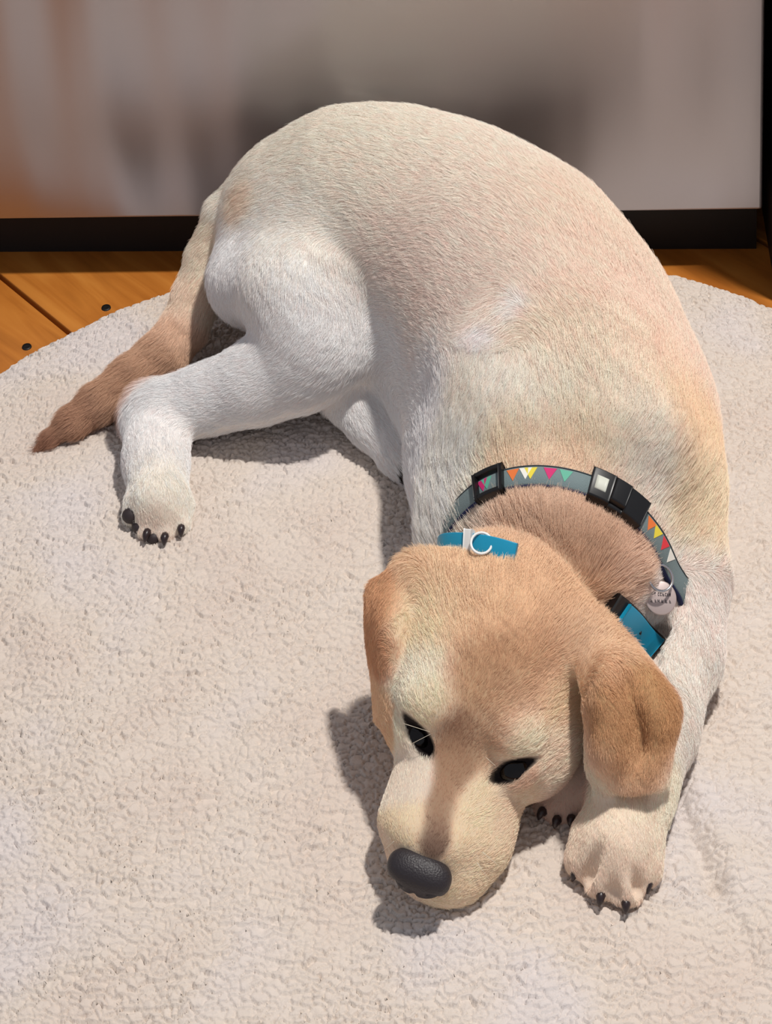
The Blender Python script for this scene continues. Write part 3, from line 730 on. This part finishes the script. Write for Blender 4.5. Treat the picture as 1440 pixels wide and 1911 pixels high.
# ring and name tag hanging on the right side of the neck
at0 = RA.ang(1226, 1060); c = RA.pt(at0, .004, .0045)
def circle(c, n_, r, m=28):
    n_ = np.array(n_) / np.linalg.norm(n_); u_ = np.cross(n_, [0, 0, 1]); u_ /= np.linalg.norm(u_); v_ = np.cross(n_, u_)
    return np.array([c + r * (math.cos(TP*i/m) * u_ + math.sin(TP*i/m) * v_) for i in range(m)])
rc = hit(1232, 1078); tcn = -vdir(rc)
dr = bvh.find_nearest(Vector(rc)); nrm = np.array(dr[1]) 
rcen = rc - vdir(rc) * .007
V, Fc = tube_mesh(circle(rcen, tcn + np.array([.5, 0, .3]), .0085), .0009, 8, True); o = mesh_obj('split_ring', V, Fc, chrome); keep(o, ca_); o['label'] = 'small steel ring'
tg_c = hit(1232, 1116); tg_c = tg_c - vdir(tg_c) * .007; tn = tcn + np.array([.18, 0, .10]); tn /= np.linalg.norm(tn)
tu = np.array([1, -.12, .0]); tu -= tn * (tu @ tn); tu /= np.linalg.norm(tu); tv = np.cross(tn, tu)
def tagpt(x, y, z): return tg_c + tu * x + tv * y + tn * z
V = []; Fc = []; m = 40
for (r, z) in ((.0001, .0006), (.0098, .0006), (.0106, .0002), (.0106, -.0004), (.0001, -.0006)):
    for i in range(m): V.append(tagpt(r * math.cos(TP*i/m), r * math.sin(TP*i/m), z))
for j in range(4):
    for i in range(m): Fc.append((j*m+i, (j+1)*m+i, (j+1)*m+(i+1) % m, j*m+(i+1) % m))
tagm = mat('tag_metal', rgba(196, 180, 176), .45, .35)
o = mesh_obj('name_tag', V, Fc, tagm); keep(o, ca_); o['label'] = 'round pale name tag with two engraved lines'; tago = o
V = []; Fc = []; ink = mat('engraving', rgba(48, 42, 46), .6); rnd = random.Random(4)
for row, y0 in ((0, .0022), (1, -.0020)):
    x = -.0066
    while x < .0062:
        wch = rnd.choice([.0009, .0011, .0013]); hch = .0019
        for (xa, ya, xb, yb) in rnd.choice([[(0,0,.3,1),(.3,.8,1,1),(.3,0,1,.2)], [(0,0,.3,1),(.7,0,1,1),(.3,.4,.7,.6)], [(0,0,.3,1),(.3,.0,1,.2),(.3,.45,.8,.6)], [(.35,0,.65,1),(0,.8,1,1)]]):
            p = [(x+xa*wch, y0+ya*hch), (x+xb*wch, y0+ya*hch), (x+xb*wch, y0+yb*hch), (x+xa*wch, y0+yb*hch)]
            b_ = len(V); V += [tagpt(q[0], q[1] - .0009, .00085) for q in p] + [tagpt(q[0], q[1] - .0009, .0005) for q in p]; Fc += [(b_, b_+1, b_+2, b_+3), (b_, b_+4, b_+5, b_+1), (b_+1, b_+5, b_+6, b_+2), (b_+2, b_+6, b_+7, b_+3), (b_+3, b_+7, b_+4, b_)]
        x += wch + .0005
        if rnd.random() < .18: x += .0009
o = mesh_obj('engraved_text', V, Fc, ink, smooth=False); keep(o, tago)
# turquoise collar
V, Fc = RB.band(0, TP, -.0030, .0030, -.0070, -.0020, 180, True); o = mesh_obj('strap', V, Fc, blackp); keep(o, cb_); o['label'] = 'narrow black inner strap'
t0 = RB.ang(818, 1045); t1 = RB.ang(945, 1020)
V, Fc = RB.band(t0 + .10, t1 - .10, -.0066, .0066, .0016, .0046, 40); o = mesh_obj('leather_sleeve', V, Fc, turq); bevel(o, .0005, 2); keep(o, cb_); o['label'] = 'turquoise leather piece on the left of the neck'
for a in (RB.ang(842, 1040),):
    c = RB.pt(a, 0, .0046); d = RB.pt(a, 0, .0052) - c; d /= np.linalg.norm(d)
    V, Fc = tube_mesh(np.array([c - d * .0006, c + d * .0006]), .0013, 12); o = mesh_obj('rivet_hole', V, Fc, blackp); keep(o, cb_)
a = RB.ang(880, 1030); V, Fc = RB.band(a - .035, a + .035, -.0082, .0082, .0020, .0062, 6); o = mesh_obj('keeper_loop', V, Fc, whitep); bevel(o, .0008, 2); keep(o, cb_); o['label'] = 'white keeper loop'
c = RB.pt(RB.ang(905, 1024), -.0010, .0060); V, Fc = tube_mesh(circle(c, -vdir(c) + np.array([0, .4, 0]), .0068), .0009, 8, True); o = mesh_obj('ring', V, Fc, whitep); keep(o, cb_)
q0 = RB.ang(1148, 1100); q1 = RB.ang(1206, 1225)
V, Fc = RB.band(q0, q1, -.0100, .0100, .0010, .0085, 24); o = mesh_obj('tracker_box', V, Fc, blackp); bevel(o, .0022, 4); keep(o, cb_); o['label'] = 'black plastic tracker box'
q0 = RB.ang(1160, 1118); q1 = RB.ang(1204, 1188)
V, Fc = RB.band(q0, q1, -.0078, .0078, .0086, .0112, 24); o = mesh_obj('leather_tab', V, Fc, turq); bevel(o, .0006, 2); keep(o, cb_); o['label'] = 'turquoise leather tab over the tracker box'; tab = o
qm = q0 + (q1 - q0) * .55; c = RB.pt(qm, 0, .0112); d = RB.pt(qm, 0, .012) - c; d /= np.linalg.norm(d)
V, Fc = tube_mesh(np.array([c - d * .0006, c + d * .0005]), .0012, 12); o = mesh_obj('rivet_hole', V, Fc, blackp); keep(o, tab)

# ------------------------------------------------------------------ fur
FLOW = [(1080,880,1090,760),(1100,760,1080,640),(1200,760,1190,640),(1050,600,960,500),(900,480,780,400),(750,400,640,370),(640,350,540,350),(520,340,450,380),
 (900,260,780,230),(1080,360,980,290),(1200,500,1130,400),(900,640,800,560),(780,600,700,560),(800,720,740,680),(960,560,880,640),(850,400,760,420),
 (520,450,500,580),(600,600,540,680),(600,680,500,720),(600,480,620,600),(440,440,420,560),(420,730,320,745),(290,780,290,870),(290,880,295,960),(700,790,750,850),
 (430,400,380,500),(370,540,320,640),(300,660,220,725),(180,760,110,810),(980,1050,1005,940),(1100,1050,1130,970),(1060,1000,1080,920),(880,1040,860,960),(1170,1060,1210,1030),
 (920,960,900,880),(800,1010,800,900),(830,850,880,740),(870,760,900,680),(1000,870,1020,780),(1150,900,1190,800),(1250,900,1280,780),(1300,820,1290,700),(1230,1000,1270,920),
 (1270,1080,1280,1250),(1240,1300,1190,1450),(1160,1500,1150,1640),(1110,1500,1095,1600),(1200,1500,1205,1600),
 (790,1560,815,1460),(840,1420,880,1300),(920,1260,950,1120),(950,1120,960,1050),(1020,1180,1080,1090),(860,1180,840,1090),(1000,1320,1080,1260),(980,1480,1040,1400),
 (880,1580,960,1500),(780,1250,750,1150),(730,1560,740,1480),(900,1380,960,1330),(760,1420,750,1360),(1000,1440,1060,1390),(800,1320,790,1240),
 (1120,1240,1160,1440),(1200,1280,1210,1440),(1110,1330,1130,1440),(730,1090,705,1150),(712,1180,712,1330),(1040,1470,1030,1520)]
g0 = np.array([hit(f[0], f[1]) for f in FLOW]); g1 = np.array([hit(f[2], f[3]) for f in FLOW]); gd = g1 - g0; gd /= np.linalg.norm(gd, axis=1)[:, None]; gm = (g0 + g1) / 2
LEN = [(1000,960,90,.015),(1170,1000,70,.015),(860,1000,60,.016),(840,900,60,.014),(1050,800,150,.011),(1250,900,80,.012),(750,350,300,.009),(1000,500,200,.0095),(720,600,120,.009),
 (540,550,160,.0075),(420,730,80,.006),(290,850,80,.005),(290,960,50,.0035),(350,560,60,.010),(250,700,70,.012),(130,790,50,.013),(950,1080,80,.0125),(860,1070,40,.011),(1080,1130,40,.011),(930,1200,90,.006),
 (860,1350,60,.0045),(820,1500,60,.003),(900,1550,60,.004),(780,1250,50,.005),(1020,1350,50,.006),(1170,1350,90,.0045),(1120,1230,40,.007),(710,1200,60,.0045),(1280,1150,90,.007),(1200,1400,70,.006),
 (1150,1580,70,.0035),(1150,1660,40,.0028),(1040,1490,40,.003),(1020,1150,60,.008),(700,800,50,.006)]
lc = np.array([hit(f[0], f[1]) for f in LEN]); lr = np.array([f[2] for f in LEN]) / 2400.; lv = np.array([f[3] for f in LEN])
def make_fur(n):
    tri = np.concatenate([BF[:, [0, 1, 2]], BF[:, [0, 2, 3]]])
    A_ = BV[tri[:, 0]]; B_ = BV[tri[:, 1]]; C_ = BV[tri[:, 2]]
    ar = np.linalg.norm(np.cross(B_ - A_, C_ - A_), axis=1) / 2
    cz = (A_ + B_ + C_)[:, 2] / 3
    nrm = np.cross(B_ - A_, C_ - A_); nrm /= np.linalg.norm(nrm, axis=1)[:, None] + 1e-12
    wgt = ar * np.where(nrm[:, 2] < -.35, .25, 1.0) * np.where((cz < RZ + .002), 0, 1)
    c = np.cumsum(wgt); ti = np.searchsorted(c, rng.random(n) * c[-1]); ti = np.clip(ti, 0, len(tri) - 1)
    r1 = np.sqrt(rng.random(n))[:, None]; r2 = rng.random(n)[:, None]
    P = A_[ti] * (1 - r1) + B_[ti] * r1 * (1 - r2) + C_[ti] * r1 * r2
    Nn = BN[tri[ti, 0]] * (1 - r1) + BN[tri[ti, 1]] * r1 * (1 - r2) + BN[tri[ti, 2]] * r1 * r2
    Nn /= np.linalg.norm(Nn, axis=1)[:, None]
    # no fur on the eye rims, under the nose leather or below the collars
    ok = dark_mask(P) < .45
    q = (P - NOSE_C) @ np.array(HAX).T / HS; ok &= np.sqrt((q[:, 0] / .023) ** 2 + (q[:, 1] / .015) ** 2 + (q[:, 2] / .0155) ** 2) > 1.0
    near_ = []
    for (R_g, hw, a0, a1) in BANDS:
        v = P - R_g.O; dd = v @ R_g.n; q_ = v - dd[:, None] * R_g.n; rd = np.linalg.norm(q_, axis=1); an = np.arctan2(q_ @ R_g.e2, q_ @ R_g.e1)
        an = np.where(an < -1.57, an + 2 * math.pi, an); gap = rd - R_g.rad(an); inr = (an > a0) & (an < a1)
        ok &= ~((dd < hw) & (dd > -hw * .35) & (np.abs(gap) < .007) & inr)
        near_.append((dd, np.abs(gap) < .02, inr))
    P = P[ok]; Nn = Nn[ok]; n = len(P)
    D = np.zeros((n, 3)); L = np.zeros(n); short = np.zeros(n, bool)
    for s0 in range(0, n, 20000):
        p = P[s0:s0+20000]
        d2 = ((p[:, None] - gm[None]) ** 2).sum(2); wg = 1 / (d2 + .0002) ** 2.2; D[s0:s0+20000] = wg @ gd / wg.sum(1)[:, None]
        d2 = ((p[:, None] - lc[None]) ** 2).sum(2) / lr[None] ** 2; wg = np.exp(-1.5 * d2) + 1e-6 / (1 + d2) ** 2; L[s0:s0+20000] = wg @ lv / wg.sum(1)
    for (R_g, hw, a0, a1), (dd, gp, inr) in zip(BANDS, near_):     # the coat is parted by the collars, it does not run through them
        dd = dd[ok]; near = (dd > 0) & (dd < .02) & gp[ok] & inr[ok]
        L = np.where(near, np.minimum(L, dd - hw + .0055), L)
        lowl = near & (dd < hw + .006) if False else near
        short |= lowl
    # clumps: nearby strands share a slightly turned direction
    def n3(x, y, z_, s_): return vnoise(x + z_ * 1.7, y - z_ * 1.3, s_) - .5
    cl = np.stack([n3(P[:, 0]*f_, P[:, 1]*f_, P[:, 2]*f_, 31 + k) for k, f_ in ((0, 130), (1, 130), (2, 130))], 1) * .55
    cl += np.stack([n3(P[:, 0]*f_, P[:, 1]*f_, P[:, 2]*f_, 41 + k) for k, f_ in ((0, 420), (1, 420), (2, 420))], 1) * .45
    D = D / (np.linalg.norm(D, axis=1)[:, None] + 1e-9) + cl + rng.normal(0, .10, (n, 3))
    D = D - Nn * (D * Nn).sum(1)[:, None]; D /= np.linalg.norm(D, axis=1)[:, None] + 1e-9
    L *= rng.uniform(.7, 1.15, n) * (1 + .35 * n3(P[:, 0]*200, P[:, 1]*200, P[:, 2]*200, 77))
    lift = np.clip(.28 + .10 * rng.normal(size=n), .12, .6)[:, None]; lift = np.where(short[:, None], lift * .6, lift)
    K = 5; pts = np.zeros((n, K, 3)); t = np.linspace(0, 1, K)
    for k in range(K):
        s_ = t[k]
        pts[:, k] = P - Nn * .0004 + L[:, None] * (D * s_ * np.sqrt(1 - lift**2) + Nn * lift * (s_ - .55 * s_ * s_) * 1.4)
    pts[:, :, 2] = np.maximum(pts[:, :, 2], RZ - .0015)
    col = coat(P); v = 1 + rng.normal(0, .07, n) + .12 * n3(P[:, 0]*300, P[:, 1]*300, P[:, 2]*300, 55)
    col = np.clip(col * v[:, None], 0, 1)
    return pts, col
def curves_obj(name, pts, col, r0, m, parent):
    n, K = pts.shape[:2]
    hc = bpy.data.hair_curves.new(name); hc.add_curves([K] * n)
    hc.attributes['position'].data.foreach_set('vector', pts.astype(np.float32).ravel())
    ra = hc.attributes.new('radius', 'FLOAT', 'POINT'); pf = np.linspace(1, .25, K)[None] * (r0 * np.ones((n, 1)))
    ra.data.foreach_set('value', pf.astype(np.float32).ravel())
    cattr = hc.attributes.new('coat', 'FLOAT_COLOR', 'CURVE'); cattr.data.foreach_set('color', np.c_[col, np.ones(n)].astype(np.float32).ravel())
    hc.materials.append(m); o = bpy.data.objects.new(name, hc); C.objects.link(o); keep(o, parent); return o
if FUR:
    furm = mat('fur_strands', rgba(*CREAM), 0.6, 0, 0.25)
    at_ = nd(furm, 'ShaderNodeAttribute', attribute_name='coat'); ln(furm, at_.outputs['Color'], bsdf(furm).inputs['Base Color'])
    pts, col = make_fur(FUR)
    fo = curves_obj('fur', pts, np.minimum(col * np.array([1.41, 1.33, 1.37]), .95), .00011, furm, dog); fo['kind'] = 'stuff'

# whiskers over the eye and on the muzzle
whm = mat('whisker_hair', rgba(235, 226, 205), .4)
for (p, q) in (((752, 1350), (802, 1366)), ((768, 1388), (803, 1370)), ((900, 1590), (935, 1620)), ((890, 1610), (915, 1645)), ((735, 1570), (712, 1590)), ((925, 1430), (905, 1412))):
    a = hit(*p); b = hit(*q); a = a - vdir(a) * .004; b = b - vdir(b) * .004; t = np.linspace(0, 1, 8)[:, None]
    P = a + (b - a) * t - vdir(a) * .003 * np.sin(t * math.pi)
    V, Fc = tube_mesh(P, np.linspace(.00018, .00008, 8), 6); o = mesh_obj('whisker', V, Fc, whm); keep(o, dog)
